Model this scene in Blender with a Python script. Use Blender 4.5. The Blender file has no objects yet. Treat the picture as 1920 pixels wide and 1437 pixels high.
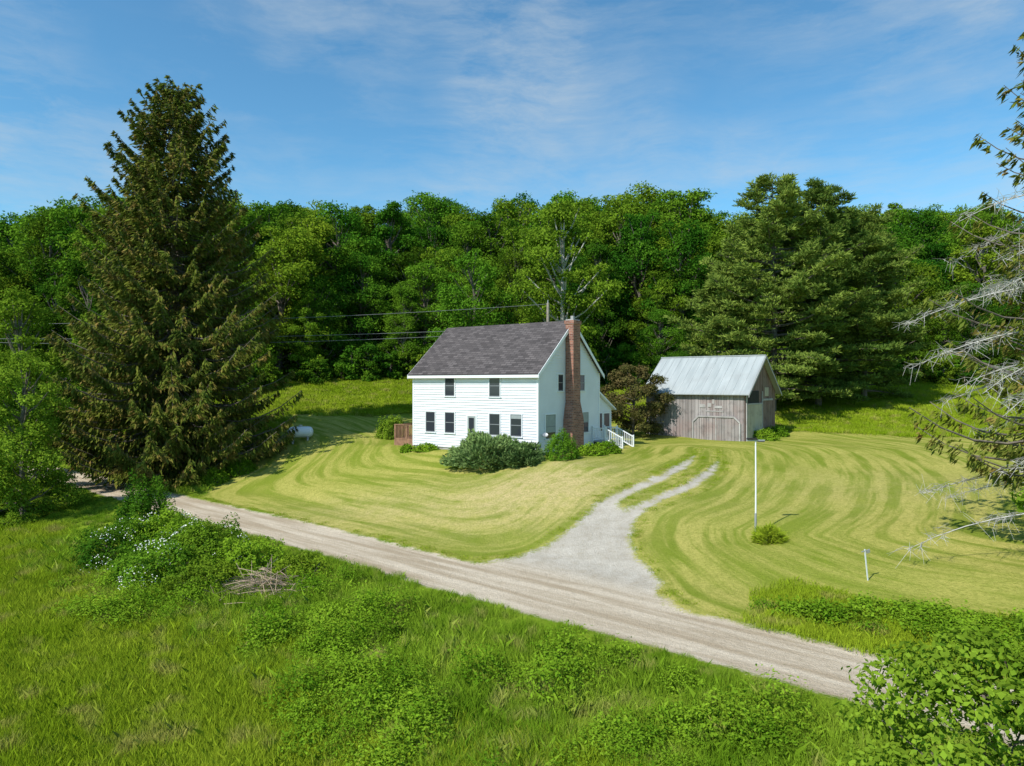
import bpy, math, numpy as np
from mathutils import Vector
R=np.random.default_rng(7)
SC=bpy.context.scene.collection
pi=math.pi
def sm(x,a,b):
    t=np.clip((x-a)/(b-a),0,1); return t*t*(3-2*t)
def dd(x,y): return .653*x+.757*y
def terr(x,y):
    x=np.asarray(x,float); y=np.asarray(y,float)
    d=dd(x,y); a=-.757*x+.653*y
    pl=np.interp(d,[-200,-60,0,10,15,16.6,20.8,23,27,32,36,60],[-12,-3,-1.4,-.9,-.35,0,0,.25,1.35,2.75,2.85,3.0])
    pr=np.interp(d,[-200,-60,0,10,15,16.6,20.8,23,28.6,40,50,60],[-12,-3,-1.4,-.9,-.35,0,0,.2,.95,2.1,2.8,3.0])
    b=pr+(pl-pr)*sm(a,12,24)
    rise=np.interp(y,[0,54,60,65,75,88,110,160,230,400,900],[0,0,.5,1.5,3.0,5.2,9,21,36,60,70])
    b=b+rise*np.maximum(sm(d,22,34),sm(y,60,85))
    b=b+.05*np.sin(x*.9+.4*y)*np.sin(y*.7-.3*x)*sm(np.abs(d-18.7),2,5)
    return b
# ---------------- materials
def mat(name):
    m=bpy.data.materials.new(name); m.use_nodes=True; nt=m.node_tree
    return m,nt,nt.nodes['Principled BSDF']
def nd(nt,t,ins=None,**kw):
    n=nt.nodes.new(t)
    for k,v in kw.items(): setattr(n,k,v)
    for k,v in (ins or {}).items():
        if isinstance(v,bpy.types.NodeSocket): nt.links.new(v,n.inputs[k])
        else: n.inputs[k].default_value=v
    return n
def c4(c): return (c[0],c[1],c[2],1)
def mix(nt,f,a,b,bt='MIX'):
    n=nt.nodes.new('ShaderNodeMix'); n.data_type='RGBA'; n.blend_type=bt; n.clamp_factor=True
    for i,v in ((0,f),(6,a),(7,b)):
        if isinstance(v,bpy.types.NodeSocket): nt.links.new(v,n.inputs[i])
        elif i==0: n.inputs[i].default_value=v
        else: n.inputs[i].default_value=c4(v)
    return n.outputs[2]
def mth(nt,op,a,b=0.0,clamp=False):
    n=nt.nodes.new('ShaderNodeMath'); n.operation=op; n.use_clamp=clamp
    for i,v in ((0,a),(1,b)):
        if isinstance(v,bpy.types.NodeSocket): nt.links.new(v,n.inputs[i])
        else: n.inputs[i].default_value=v
    return n.outputs[0]
def noise(nt,vec,scale,detail=3,rough=.55):
    n=nd(nt,'ShaderNodeTexNoise',{'Scale':scale,'Detail':detail,'Roughness':rough})
    if vec is not None: nt.links.new(vec,n.inputs['Vector'])
    return n.outputs['Fac']
def rng(nt,v,a,b,c=0.,d=1.):
    n=nd(nt,'ShaderNodeMapRange',{'Value':v,'From Min':a,'From Max':b,'To Min':c,'To Max':d}); return n.outputs[0]
def simple(name,col,rough=.7,var=.15,scale=3.,metal=0,bump=0,spec=.5):
    m,nt,p=mat(name)
    tc=nt.nodes.new('ShaderNodeTexCoord')
    f=noise(nt,tc.outputs['Object'],scale,5)
    lo=[x*(1-var) for x in col]; hi=[min(1,x*(1+var)) for x in col]
    nt.links.new(mix(nt,rng(nt,f,.3,.7),lo,hi),p.inputs['Base Color'])
    p.inputs['Roughness'].default_value=rough; p.inputs['Metallic'].default_value=metal
    p.inputs['Specular IOR Level'].default_value=spec
    if bump:
        b=nd(nt,'ShaderNodeBump',{'Height':noise(nt,tc.outputs['Object'],scale*6,4),'Strength':bump,'Distance':.02})
        nt.links.new(b.outputs[0],p.inputs['Normal'])
    return m
def leafmat(name,c1,c2,c3=None,tr=.3,nscale=.8,c3amt=.5,rough=.6,rnd=.35,up=0,huev=0,isl=.5):
    m,nt,p=mat(name); nt.nodes.remove(p)
    g=nt.nodes.new('ShaderNodeNewGeometry'); oi=nt.nodes.new('ShaderNodeObjectInfo')
    f=noise(nt,g.outputs['Position'],nscale,2,.6)
    f=mth(nt,'ADD',rng(nt,f,.3,.7),mth(nt,'MULTIPLY',mth(nt,'SUBTRACT',oi.outputs['Random'],.5),rnd*2))
    col=mix(nt,f,c1,c2)
    if c3:
        f3=noise(nt,g.outputs['Position'],nscale*2.7+.3,1)
        col=mix(nt,rng(nt,f3,.62-.25*c3amt,.72),col,c3)
    hv=mth(nt,'ADD',1-isl/2,mth(nt,'MULTIPLY',g.outputs['Random Per Island'],isl))
    hs=nd(nt,'ShaderNodeHueSaturation',{'Value':hv,'Color':col})
    if huev:
        wn=nd(nt,'ShaderNodeTexWhiteNoise',{'W':oi.outputs['Random']},noise_dimensions='1D')
        nt.links.new(mth(nt,'ADD',.5-huev/2,mth(nt,'MULTIPLY',wn.outputs['Value'],huev)),hs.inputs['Hue'])
    col=hs.outputs[0]
    df=nd(nt,'ShaderNodeBsdfDiffuse',{'Color':col})
    t=nd(nt,'ShaderNodeBsdfTranslucent',{'Color':col})
    if up:
        vm=nd(nt,'ShaderNodeVectorMath',{0:g.outputs['Normal'],1:(1-up,)*3},operation='MULTIPLY')
        va=nd(nt,'ShaderNodeVectorMath',{0:vm.outputs[0],1:(0,0,up)},operation='ADD')
        vn=nd(nt,'ShaderNodeVectorMath',{0:va.outputs[0]},operation='NORMALIZE')
        nt.links.new(vn.outputs[0],df.inputs['Normal'])
    ms=nd(nt,'ShaderNodeMixShader',{0:tr,1:df.outputs[0],2:t.outputs[0]})
    nt.links.new(ms.outputs[0],nt.nodes['Material Output'].inputs['Surface'])
    return m
M={}
M['leaf']=leafmat('forest_leaves',(.038,.105,.008),(.155,.265,.018),rnd=.55,nscale=.3,tr=.27,up=.25,huev=.045)
M['leaf2']=leafmat('bright_leaves',(.12,.21,.014),(.24,.36,.03),tr=.35,up=.3)
M['spruce']=leafmat('spruce_needles',(.065,.10,.016),(.17,.20,.03),(.26,.185,.055),tr=.2,nscale=.5,c3amt=.5,up=.25)
M['pine']=leafmat('pine_needles',(.09,.15,.025),(.22,.29,.05),tr=.25,nscale=.5,up=.3)
M['redleaf']=leafmat('bronze_leaves',(.08,.085,.022),(.185,.13,.055),tr=.2,nscale=1,up=.2)
M['juniper']=leafmat('juniper_needles',(.09,.155,.045),(.21,.30,.095),tr=.15,nscale=1.5,up=.25)
M['bramble']=leafmat('bramble_leaves',(.10,.215,.010),(.24,.38,.025),tr=.3,nscale=.6,up=.35)
M['grass']=leafmat('grass_blades',(.21,.32,.012),(.33,.43,.028),(.38,.38,.08),tr=.3,nscale=.25,c3amt=.25,up=.6,rnd=.15,isl=.5)
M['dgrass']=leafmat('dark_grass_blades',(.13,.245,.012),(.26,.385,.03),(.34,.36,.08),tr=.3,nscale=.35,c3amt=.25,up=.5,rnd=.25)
M['flower']=simple('white_blossom',(.7,.7,.62),.6,.05)
M['bark']=simple('bark',(.13,.11,.085),.9,.4,4,bump=.5)
M['pbark']=simple('pale_bark',(.42,.40,.36),.9,.3,4)
M['white']=simple('white_paint',(.73,.735,.75),.5,.05,.9)
M['trim']=simple('trim_paint',(.78,.79,.80),.5,.03,1.2)
M['glass'],nt,p=mat('window_glass'); p.inputs['Base Color'].default_value=(.035,.04,.05,1); p.inputs['Roughness'].default_value=.06
M['blind']=simple('window_blind',(.30,.33,.32),.6,.1)
M['sash']=simple('dark_sash',(.2,.21,.22),.5,.1)
M['conc']=simple('foundation_concrete',(.36,.35,.33),.9,.2,4,bump=.3)
M['deck']=simple('deck_wood',(.28,.15,.09),.75,.3,3)
M['grey']=simple('grey_metal',(.4,.41,.42),.45,.1,3,metal=.4)
M['cable']=simple('cable_sheath',(.16,.17,.17),.6,.1,3)
M['dark']=simple('dark_interior',(.02,.018,.015),.9,.2)
M['pole']=simple('pole_wood',(.3,.26,.2),.9,.3,5)
m,nt,p=mat('asphalt_shingles'); tc=nt.nodes.new('ShaderNodeTexCoord')
br=nd(nt,'ShaderNodeTexBrick',{'Scale':1.,'Mortar Size':.02,'Brick Width':.45,'Row Height':.2,'Color1':(.05,.044,.044,1),'Color2':(.15,.13,.127,1),'Mortar':(.03,.027,.027,1),'Bias':0.})
mp=nd(nt,'ShaderNodeMapping',{'Vector':tc.outputs['Object'],'Scale':(1,1.3,0)}); nt.links.new(mp.outputs[0],br.inputs['Vector'])
f=noise(nt,tc.outputs['Object'],.8,5)
nt.links.new(mix(nt,rng(nt,f,.3,.7,.1,.5),br.outputs[0],(.105,.09,.087)),p.inputs['Base Color']); p.inputs['Roughness'].default_value=.95
p.inputs['Specular IOR Level'].default_value=.2
M['shingle']=m
m,nt,p=mat('red_brick'); tc=nt.nodes.new('ShaderNodeTexCoord'); sx=nd(nt,'ShaderNodeSeparateXYZ',{0:tc.outputs['Object']})
cb=nd(nt,'ShaderNodeCombineXYZ',{0:mth(nt,'ADD',sx.outputs[0],sx.outputs[1]),1:sx.outputs[2]})
br=nd(nt,'ShaderNodeTexBrick',{'Vector':cb.outputs[0],'Scale':1.,'Mortar Size':.014,'Brick Width':.3,'Row Height':.11,'Color1':(.15,.045,.03,1),'Color2':(.42,.17,.11,1),'Mortar':(.34,.26,.21,1)})
f=noise(nt,tc.outputs['Object'],1.5,6)
nt.links.new(mix(nt,rng(nt,f,.42,.7,0,.6),br.outputs[0],(.19,.09,.065)),p.inputs['Base Color']); p.inputs['Roughness'].default_value=.9
M['brick']=m
def plankmat(name,c1,c2,c3,c3a=.7):
    m,nt,p=mat(name); tc=nt.nodes.new('ShaderNodeTexCoord')
    g=nt.nodes.new('ShaderNodeNewGeometry')
    mp=nd(nt,'ShaderNodeMapping',{'Vector':tc.outputs['Object'],'Scale':(6,6,.5)})
    f=noise(nt,mp.outputs[0],2,6); f2=noise(nt,tc.outputs['Object'],.6,4); f3=noise(nt,tc.outputs['Object'],1.7,5)
    col=mix(nt,mth(nt,'ADD',mth(nt,'MULTIPLY',g.outputs['Random Per Island'],.6),mth(nt,'MULTIPLY',f,.5),True),c1,c2)
    col=mix(nt,rng(nt,f2,.45,.65,0,c3a),col,c3)
    col=mix(nt,rng(nt,f3,.52,.72,0,.5),col,[q*.45 for q in c1])
    nt.links.new(col,p.inputs['Base Color']); p.inputs['Roughness'].default_value=.9; p.inputs['Specular IOR Level'].default_value=.2
    return m
M['plank']=plankmat('weathered_planks',(.19,.165,.155),(.43,.39,.375),(.30,.205,.185),.55)
M['plankred']=plankmat('red_planks',(.15,.09,.07),(.28,.19,.165),(.2,.15,.12))
M['planklt']=plankmat('pale_planks',(.30,.28,.27),(.48,.46,.44),(.38,.35,.33))
M['ply']=plankmat('plywood_panels',(.38,.33,.24),(.48,.43,.34),(.40,.35,.28))
m,nt,p=mat('metal_roof'); tc=nt.nodes.new('ShaderNodeTexCoord'); mp=nd(nt,'ShaderNodeMapping',{'Vector':tc.outputs['Object'],'Scale':(3,.4,.4)})
f=noise(nt,mp.outputs[0],1,5); f2=noise(nt,tc.outputs['Object'],.5,3)
col=mix(nt,rng(nt,f,.35,.7),(.33,.36,.355),(.42,.45,.44)); col=mix(nt,rng(nt,f2,.5,.7,0,.5),col,(.30,.31,.30))
nt.links.new(col,p.inputs['Base Color']); p.inputs['Roughness'].default_value=.7; p.inputs['Metallic'].default_value=.0; p.inputs['Specular IOR Level'].default_value=.3
M['metal']=m
# ---------------- mesh helpers
def build(name,parts,mats,col=None,attrs=None,smooth=False):
    V=[];LI=[];LS=[];MI=[];off=0
    for v,f,mi in parts:
        f=np.asarray(f,dtype=np.int64); v=np.asarray(v,float)
        V.append(v); LI.append((f+off).ravel()); LS.append(np.full(len(f),f.shape[1])); MI.append(np.full(len(f),mi)); off+=len(v)
    V=np.concatenate(V);LI=np.concatenate(LI);LS=np.concatenate(LS);MI=np.concatenate(MI)
    me=bpy.data.meshes.new(name); me.vertices.add(len(V)); me.vertices.foreach_set('co',V.astype(np.float32).ravel())
    me.loops.add(len(LI)); me.loops.foreach_set('vertex_index',LI.astype(np.int32))
    st=np.concatenate([[0],np.cumsum(LS)[:-1]])
    me.polygons.add(len(LS)); me.polygons.foreach_set('loop_start',st.astype(np.int32)); me.polygons.foreach_set('loop_total',LS.astype(np.int32))
    me.polygons.foreach_set('material_index',MI.astype(np.int32))
    me.polygons.foreach_set('use_smooth',np.full(len(LS),smooth))
    for k,a in (attrs or {}).items():
        at=me.attributes.new(k,'FLOAT','POINT'); at.data.foreach_set('value',np.asarray(a,np.float32))
    me.update(calc_edges=True)
    for m_ in mats: me.materials.append(m_)
    o=bpy.data.objects.new(name,me); (col or SC).objects.link(o); return o
def nrm(v): return v/np.maximum(np.linalg.norm(v,axis=1,keepdims=True),1e-9)
def cards(c,n,L,W,t=None):
    c=np.asarray(c,float); N=len(c)
    if t is None: t=R.normal(size=(N,3))
    n=nrm(n); t=t-(t*n).sum(1,keepdims=True)*n; t=nrm(t); b=np.cross(n,t)
    L=np.broadcast_to(L,(N,))[:,None]; W=np.broadcast_to(W,(N,))[:,None]
    v=np.stack([c-t*L/2,c+b*W/2-t*L*.05,c+t*L/2,c-b*W/2-t*L*.05],1).reshape(-1,3)
    return v,np.arange(4*N).reshape(N,4)
def tube(pts,rad,k=6):
    pts=np.asarray(pts,float); n=len(pts); tg=np.gradient(pts,axis=0); tg=nrm(tg)
    ref=np.array([1.,0,0]) if abs(tg[0][0])<.8 else np.array([0,1.,0])
    u=nrm(np.cross(tg,ref)); w=np.cross(tg,u); an=np.arange(k)*2*pi/k
    v=pts[:,None]+(u[:,None]*np.cos(an)[None,:,None]+w[:,None]*np.sin(an)[None,:,None])*np.asarray(rad,float)[:,None,None]
    f=[]
    for i in range(n-1):
        for j in range(k): f.append((i*k+j,i*k+(j+1)%k,(i+1)*k+(j+1)%k,(i+1)*k+j))
    return v.reshape(-1,3),np.array(f)
def merge(lst,mi):
    V=[];F=[];o=0
    for v,f in lst: V.append(v);F.append(f+o);o+=len(v)
    return np.concatenate(V),np.concatenate(F),mi
def decid(name,H,Rc,nl,ls,zb=.12,nlobe=34,mats=('leaf','bark'),col=None,loc=None,seed=0,up=.35,shape=1.0,peak=.45):
    r=np.random.default_rng(seed)
    lob=[];tubes=[]
    p=np.array([[0,0,-.5],[r.normal()*.1,r.normal()*.1,H*.3],[r.normal()*.3,r.normal()*.3,H*.6],[r.normal()*.3,r.normal()*.3,H*.9]])
    tr=H*.012+.03; tubes.append(tube(p,[tr*1.3,tr,tr*.6,tr*.15],7))
    for i in range(nlobe):
        t=(i+.5)/nlobe; z=zb+(1-zb)*(t**.85); zz=(z-zb)/(1-zb)
        pr=Rc*(np.sin(pi*min(1,.2+.78*zz))**.55)*shape
        az=i*2.4+r.normal()*.5; rr=pr*r.uniform(.3,.95)
        c=np.array([rr*math.cos(az),rr*math.sin(az),z*H*.93+r.normal()*.02*H]); lr=Rc*r.uniform(.16,.36)*(1-.3*zz)
        lob.append((c,lr))
        b=np.array([0,0,max(.1*H,c[2]-H*.16)]); mid=(b+c)/2+np.array([0,0,-.02*H])
        tubes.append(tube([b,mid,c],[tr*.45,tr*.25,.01*H*.3],4))
    w=np.array([l[1]**2 for l in lob]); w/=w.sum(); idx=r.choice(len(lob),nl,p=w)
    C=np.array([l[0] for l in lob])[idx]; LR=np.array([l[1] for l in lob])[idx]
    dr=nrm(r.normal(size=(nl,3))+np.array([0,0,up])); rad=LR*r.uniform(.25,1.15,nl)**.55
    bump=1+.35*np.sin(dr[:,0]*7+idx)*np.sin(dr[:,1]*6+idx*1.7)
    P=C+dr*(rad*bump)[:,None]*np.array([1.15,1.15,.68])
    out=nrm(dr*.65+r.normal(size=(nl,3))*.6+np.array([0,0,.4]))
    P[:,2]=np.maximum(P[:,2],.05)
    v,f=cards(P,out,ls*r.uniform(.6,1.4,nl),ls*.62*r.uniform(.7,1.3,nl),r.normal(size=(nl,3)))
    o=build(name,[(v,f,0),merge(tubes,1)],[M[mats[0]],M[mats[1]]],col)
    if loc is not None: o.location=(loc[0],loc[1],float(terr(loc[0],loc[1]))-.05)
    return o
def spruce(name,H,Rb,nb,loc,seed,dens=1.0,ex=.52,tmin=.03,dead=0,ls=.55,mats=('spruce','bark'),lift=0):
    r=np.random.default_rng(seed); tubes=[tube([[0,0,-.5],[0,0,H*.4],[0,0,H*.97]],[H*.014,H*.009,.03],8)]
    CP=[];NN=[];TT=[];LL=[]
    for i in range(nb):
        t=tmin+(.985-tmin)*((i+.5)/nb)**1.05; z=t*H; az=i*2.39996+r.normal()*.35
        L=Rb*(1-t)**ex*r.uniform(.64,1.14)*(.68+.32*sm(t,.02,.16)); L=max(L,.35)
        u=np.array([math.cos(az),math.sin(az),0]); s_=np.array([-u[1],u[0],0])
        sl=-.38+lift*(1-sm(t,.04,.2))+.75*t**1.3+r.normal()*.06; cv=.22
        S=np.linspace(0,1,7); pts=np.outer(S*L,u); pts[:,2]=z+L*(sl*S+cv*S*S*S-.12*np.sin(S*pi))
        tubes.append(tube(pts,np.linspace(.05,.012,7)*(.5+L/6),4))
        k=int(L/.11*dens)+4; s=r.uniform(.12,1,k)**.8
        base=np.outer(s*L,u); base[:,2]=z+L*(sl*s+cv*s**3-.12*np.sin(s*pi))
        wid=(L*.30*(1-s)+.25)*r.uniform(.3,1,k)*np.sign(r.normal(size=k))
        for q in range(4):
            ff=r.uniform(.15,1.,k)
            P=base+np.outer(wid*ff,s_)+np.outer(np.abs(wid)*ff*.5,u)
            hang=np.abs(wid)*ff*.35+r.uniform(0,.45,k)*(.4+.6*(1-t))
            P[:,2]-=hang
            T=np.outer(np.sign(wid)*.5,s_)+u*.6+np.stack([np.zeros(k),np.zeros(k),-r.uniform(.2,1.5,k)*(1-.6*t)],1)+r.normal(size=(k,3))*.2
            CP.append(P);TT.append(T);NN.append(r.normal(size=(k,3))*.6+u*.3+np.array([0,0,.8])); LL.append(ls*r.uniform(.6,1.3,k))
    CP=np.concatenate(CP);TT=np.concatenate(TT);NN=np.concatenate(NN);LL=np.concatenate(LL)
    T=nrm(TT); n=NN-(NN*T).sum(1,keepdims=True)*T; n=nrm(n)
    v,f=cards(CP,n,LL,LL*.28,T)
    parts=[(v,f,0),merge(tubes,1)]; ms=[M[mats[0]],M[mats[1]]]
    if dead:
        dt=[]
        for i in range(dead):
            z=r.uniform(.05,.58)*H; az=i*2.39996+r.normal()*.3; L=r.uniform(.6,1.08)*Rb
            u=np.array([math.cos(az),math.sin(az),0]); s_=np.array([-u[1],u[0],0])
            S=np.linspace(0,1,8); pts=np.outer(S*L,u)+np.outer(np.sin(S*5)*.12,s_); pts[:,2]=z+L*(.12*S-.32*S*S)+r.normal()*.1
            dt.append(tube(pts,np.linspace(.045,.008,8),4))
            for j in range(24):
                q=r.uniform(.25,1); b=np.array([np.interp(q,S,pts[:,a_]) for a_ in range(3)])
                sg=1 if r.random()>.5 else -1; l2=r.uniform(.4,1.3)*(1.2-q*.6)
                e=b+u*l2*.6+s_*sg*l2*.6+np.array([0,0,r.uniform(-.35,.1)*l2]); mdd=(b+e)/2+np.array([0,0,.08])
                dt.append(tube([b,mdd,e],[.013,.009,.005],3))
                for jj in range(4):
                    q2=r.uniform(.3,1); b2=b+(e-b)*q2; e2=b2+r.normal(size=3)*.25+np.array([0,0,-.12]); dt.append(tube([b2,(b2+e2)/2,e2],[.008,.006,.004],3))
        parts.append(merge(dt,2)); ms.append(M['pbark'])
    o=build(name,parts,ms); o.location=(loc[0],loc[1],float(terr(loc[0],loc[1]))-.1); return o
def pine(name,H,Rb,nb,loc,seed,col=None):
    r=np.random.default_rng(seed); tubes=[tube([[0,0,-.5],[.2,0,H*.4],[0,.1,H*.96]],[H*.016,H*.011,.05],8)]
    P=[];T=[];Nn=[]
    for i in range(nb):
        t=.06+.92*((i+.5)/nb)**.95; z=t*H; az=i*2.39996+r.normal()*.5
        L=Rb*min(1,1.35*(1-t)**.7+.08)*r.uniform(.6,1.15)*(.8+.2*sm(t,.05,.3))
        u=np.array([math.cos(az),math.sin(az),0]); s_=np.array([-u[1],u[0],0]); sl=r.uniform(-.1,.25)+.35*t-.1*(t<.3)
        S=np.linspace(0,1,5); pts=np.outer(S*L,u); pts[:,2]=z+L*(sl*S*S)
        tubes.append(tube(pts,np.linspace(.09,.02,5)*(.4+L/7),4))
        k=int(6+L*4.2); s=r.uniform(.2,1.,k)**.7
        C=np.outer(s*L,u)+np.outer((L*.36*(1.1-s)+.25)*r.uniform(-1,1,k),s_); C[:,2]=z+L*sl*s*s+r.normal(size=k)*.15
        q=24
        d=nrm(r.normal(size=(k*q,3))*np.array([1,1,.5])+np.array([0,0,.55])+u*.35)
        rr=r.uniform(.12,.55,k*q)
        P.append(np.repeat(C,q,0)+d*rr[:,None]*np.array([1.25,1.25,.6])); T.append(d); Nn.append(r.normal(size=(k*q,3))+np.array([0,0,.9]))
    P=np.concatenate(P);T=np.concatenate(T);Nn=np.concatenate(Nn)
    n=Nn-(Nn*T).sum(1,keepdims=True)*T
    v,f=cards(P,n,r.uniform(.3,.52,len(P)),.12,T)
    o=build(name,[(v,f,0),merge(tubes,1)],[M['pine'],M['bark']],col)
    if loc is not None: o.location=(loc[0],loc[1],float(terr(loc[0],loc[1]))-.1)
    return o
def scatter(name,pts,rot,scl,idx,protos):
    col=bpy.data.collections.new(name+'_source')
    for o in protos:
        for c in list(o.users_collection): c.objects.unlink(o)
        col.objects.link(o)
    me=bpy.data.meshes.new(name); me.vertices.add(len(pts)); me.vertices.foreach_set('co',np.asarray(pts,np.float32).ravel())
    a=me.attributes.new('rot','FLOAT_VECTOR','POINT'); a.data.foreach_set('vector',np.asarray(rot,np.float32).ravel())
    a=me.attributes.new('scl','FLOAT_VECTOR','POINT'); a.data.foreach_set('vector',np.asarray(scl,np.float32).ravel())
    a=me.attributes.new('idx','INT','POINT'); a.data.foreach_set('value',np.asarray(idx,np.int32))
    o=bpy.data.objects.new(name,me); SC.objects.link(o)
    ng=bpy.data.node_groups.new(name,'GeometryNodeTree'); ng.interface.new_socket('G',in_out='INPUT',socket_type='NodeSocketGeometry'); ng.interface.new_socket('G',in_out='OUTPUT',socket_type='NodeSocketGeometry')
    N=ng.nodes;L=ng.links
    gi=N.new('NodeGroupInput');go=N.new('NodeGroupOutput');ip=N.new('GeometryNodeInstanceOnPoints');ci=N.new('GeometryNodeCollectionInfo')
    ci.inputs['Collection'].default_value=col; ci.inputs['Separate Children'].default_value=True; ci.inputs['Reset Children'].default_value=True
    def na(k,t):
        n=N.new('GeometryNodeInputNamedAttribute'); n.data_type=t; n.inputs['Name'].default_value=k; return [s for s in n.outputs if s.enabled and s.name=='Attribute'][0]
    e=N.new('FunctionNodeEulerToRotation'); L.new(na('rot','FLOAT_VECTOR'),e.inputs[0]); L.new(e.outputs[0],ip.inputs['Rotation'])
    L.new(na('scl','FLOAT_VECTOR'),ip.inputs['Scale']); L.new(na('idx','INT'),ip.inputs['Instance Index'])
    ip.inputs['Pick Instance'].default_value=True
    L.new(gi.outputs[0],ip.inputs['Points']); L.new(ci.outputs[0],ip.inputs['Instance']); L.new(ip.outputs[0],go.inputs[0])
    o.modifiers.new('scatter','NODES').node_group=ng
    return o
def scat_xy(name,x,y,scl,protos,tilt=.06,dz=0,zs=None):
    n=len(x); z=terr(x,y)+dz; rot=np.stack([R.normal(size=n)*tilt,R.normal(size=n)*tilt,R.uniform(0,2*pi,n)],1)
    s=np.stack([scl,scl,scl*(R.uniform(.85,1.15,n) if zs is None else zs)],1)
    return scatter(name,np.stack([x,y,z],1),rot,s,R.integers(0,len(protos),n),protos)
# ---------------- ground
def seg_dist(x,y,pts,hw):
    best=np.full(x.shape,1e9)
    for i in range(len(pts)-1):
        ax,ay=pts[i];bx,by=pts[i+1];vx,vy=bx-ax,by-ay;l2=vx*vx+vy*vy
        t=np.clip(((x-ax)*vx+(y-ay)*vy)/l2,0,1); dist=np.hypot(x-ax-t*vx,y-ay-t*vy)-(hw[i]+(hw[i+1]-hw[i])*t)
        best=np.minimum(best,dist)
    return best
DP=[(1.5,25.0),(2.9,28.3),(4.05,31.0),(5.3,33.4),(8.4,36.6),(10.2,39.4),(11.8,42.5),(13.2,47)]
DH=[3.9,2.1,1.35,1.2,1.2,1.15,1.0,.8]
def catmull(P,n=8):
    P=np.array(P,float);Q=np.vstack([P[0]*2-P[1],P,P[-1]*2-P[-2]]);out=[]
    for i in range(1,len(Q)-2):
        for t in np.arange(n)/n:
            out.append(.5*((2*Q[i])+(Q[i+1]-Q[i-1])*t+(2*Q[i-1]-5*Q[i]+4*Q[i+1]-Q[i+2])*t*t+(-Q[i-1]+3*Q[i]-3*Q[i+1]+Q[i+2])*t**3))
    out.append(Q[-2]); return np.array(out)
DC=catmull([p+(h,) for p,h in zip(DP,DH)])
def smin(a,b,k):
    h=np.clip(.5+.5*(b-a)/k,0,1); return b+(a-b)*h-k*h*(1-h)
def masks(x,y):
    d=dd(x,y); a=-.757*x+.653*y
    cen=18.75-.012*np.clip(a-30,0,40)+.12*np.sin(a*.25)
    road=1.75-np.abs(d-cen)
    dv=-seg_dist(x,y,DC[:,:2],DC[:,2]); dv=np.where(d<18.7,np.minimum(dv,(d-18.7)*2+1.7),dv)
    cl=seg_dist(x,y,DC[:,:2],DC[:,2]*0)
    g=-smin(-road,-dv,1.5)
    g=np.where(d<18,road,g)
    up=sm(d,26.8,29.5)
    trk=.33-np.abs(cl-.82)
    g2=np.where(up>0,g*(1-up)+np.minimum(g,trk)*up,g)
    fade=sm(d,36,45); g2=g2-.5*fade
    sd=smin(np.abs(d-18.7)-1.8,-dv,2.5)
    sd=smin(sd,np.hypot((x+25),(y-51))-6.5,3)
    return d,a,g2,sd,dv
def lawnmask(x,y):
    d=dd(x,y)
    xb=np.interp(x,[-60,-20,6,24,30,60],[64,65,64,58,55,55.5])+.5*np.sin(x*.5)
    l=np.minimum(xb-y,(x+20.5)+.5*np.sin(y*.4))
    dn=20.4+3.6*sm(x,6.5,9.8)+.9*sm(x,11,15)+.3*np.sin(x*.8)
    return np.minimum(l,d-dn)
def ax(parts): return np.unique(np.concatenate(parts).round(4))
xs=ax([-np.geomspace(60,1500,40),np.arange(-60,-35,.6),np.arange(-35,35,.22),np.arange(35,60,.6),np.geomspace(60,1500,40)])
ys=ax([-np.geomspace(1,300,20),np.arange(0,12,1.),np.arange(12,56,.22),np.arange(56,70,.5),np.arange(70,125,1.5),np.geomspace(125,2000,50)])
X,Y=np.meshgrid(xs,ys); X=X.ravel();Y=Y.ravel(); Z=terr(X,Y)
d_,a_,g_,sd_,dv_=masks(X,Y); lw=lawnmask(X,Y)
Z=Z-.05*sm(g_,-.1,.3)
nx,ny=len(xs),len(ys); i=np.arange(nx-1)[None,:]+nx*np.arange(ny-1)[:,None]; F=np.stack([i,i+1,i+nx+1,i+nx],-1).reshape(-1,4)
gf=g_[F].max(1)>-.15; cx=X[F].mean(1);cy=Y[F].mean(1); far=(np.abs(cx)>60)|(cy>100)|(cy<0)
isroad=gf&~far; isdrv=isroad&(dd(cx,cy)>20.6)
m,nt,p=mat('ground_surface'); gm=nt.nodes.new('ShaderNodeNewGeometry'); pos=gm.outputs['Position']
def att(k): return nd(nt,'ShaderNodeAttribute',attribute_name=k).outputs['Fac']
n1=noise(nt,pos,.13,4); n2=noise(nt,pos,1.1,6,.65); n3=noise(nt,pos,9,5,.7); n4=noise(nt,pos,30,3,.7); n5=noise(nt,pos,3.2,4,.7); n6=noise(nt,pos,.4,3,.6)
wild=mix(nt,rng(nt,mth(nt,'ADD',n2,n3),.75,1.25),(.12,.19,.014),(.22,.305,.025))
sx=nd(nt,'ShaderNodeSeparateXYZ',{0:pos})
cb=nd(nt,'ShaderNodeCombineXYZ',{0:mth(nt,'MULTIPLY',att('sd'),1.7),1:mth(nt,'MULTIPLY',sx.outputs[0],.15),2:mth(nt,'MULTIPLY',sx.outputs[1],.15)})
st=noise(nt,cb.outputs[0],1.,3.0,.6)
lawn=mix(nt,rng(nt,st,.42,.58),(.205,.255,.03),(.50,.44,.12))
lawn=mix(nt,rng(nt,n1,.38,.62,.0,.4),lawn,(.25,.30,.038))
lawn=mix(nt,rng(nt,n6,.45,.7,.0,.4),lawn,(.43,.38,.10))
dry=mth(nt,'MULTIPLY',att('dry'),rng(nt,mth(nt,'ADD',n2,st),.75,1.2,.15,1),True)
lawn=mix(nt,dry,lawn,(.58,.46,.21))
lawn=mix(nt,rng(nt,n5,.42,.72,0,.45),lawn,(.18,.235,.028))
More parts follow.
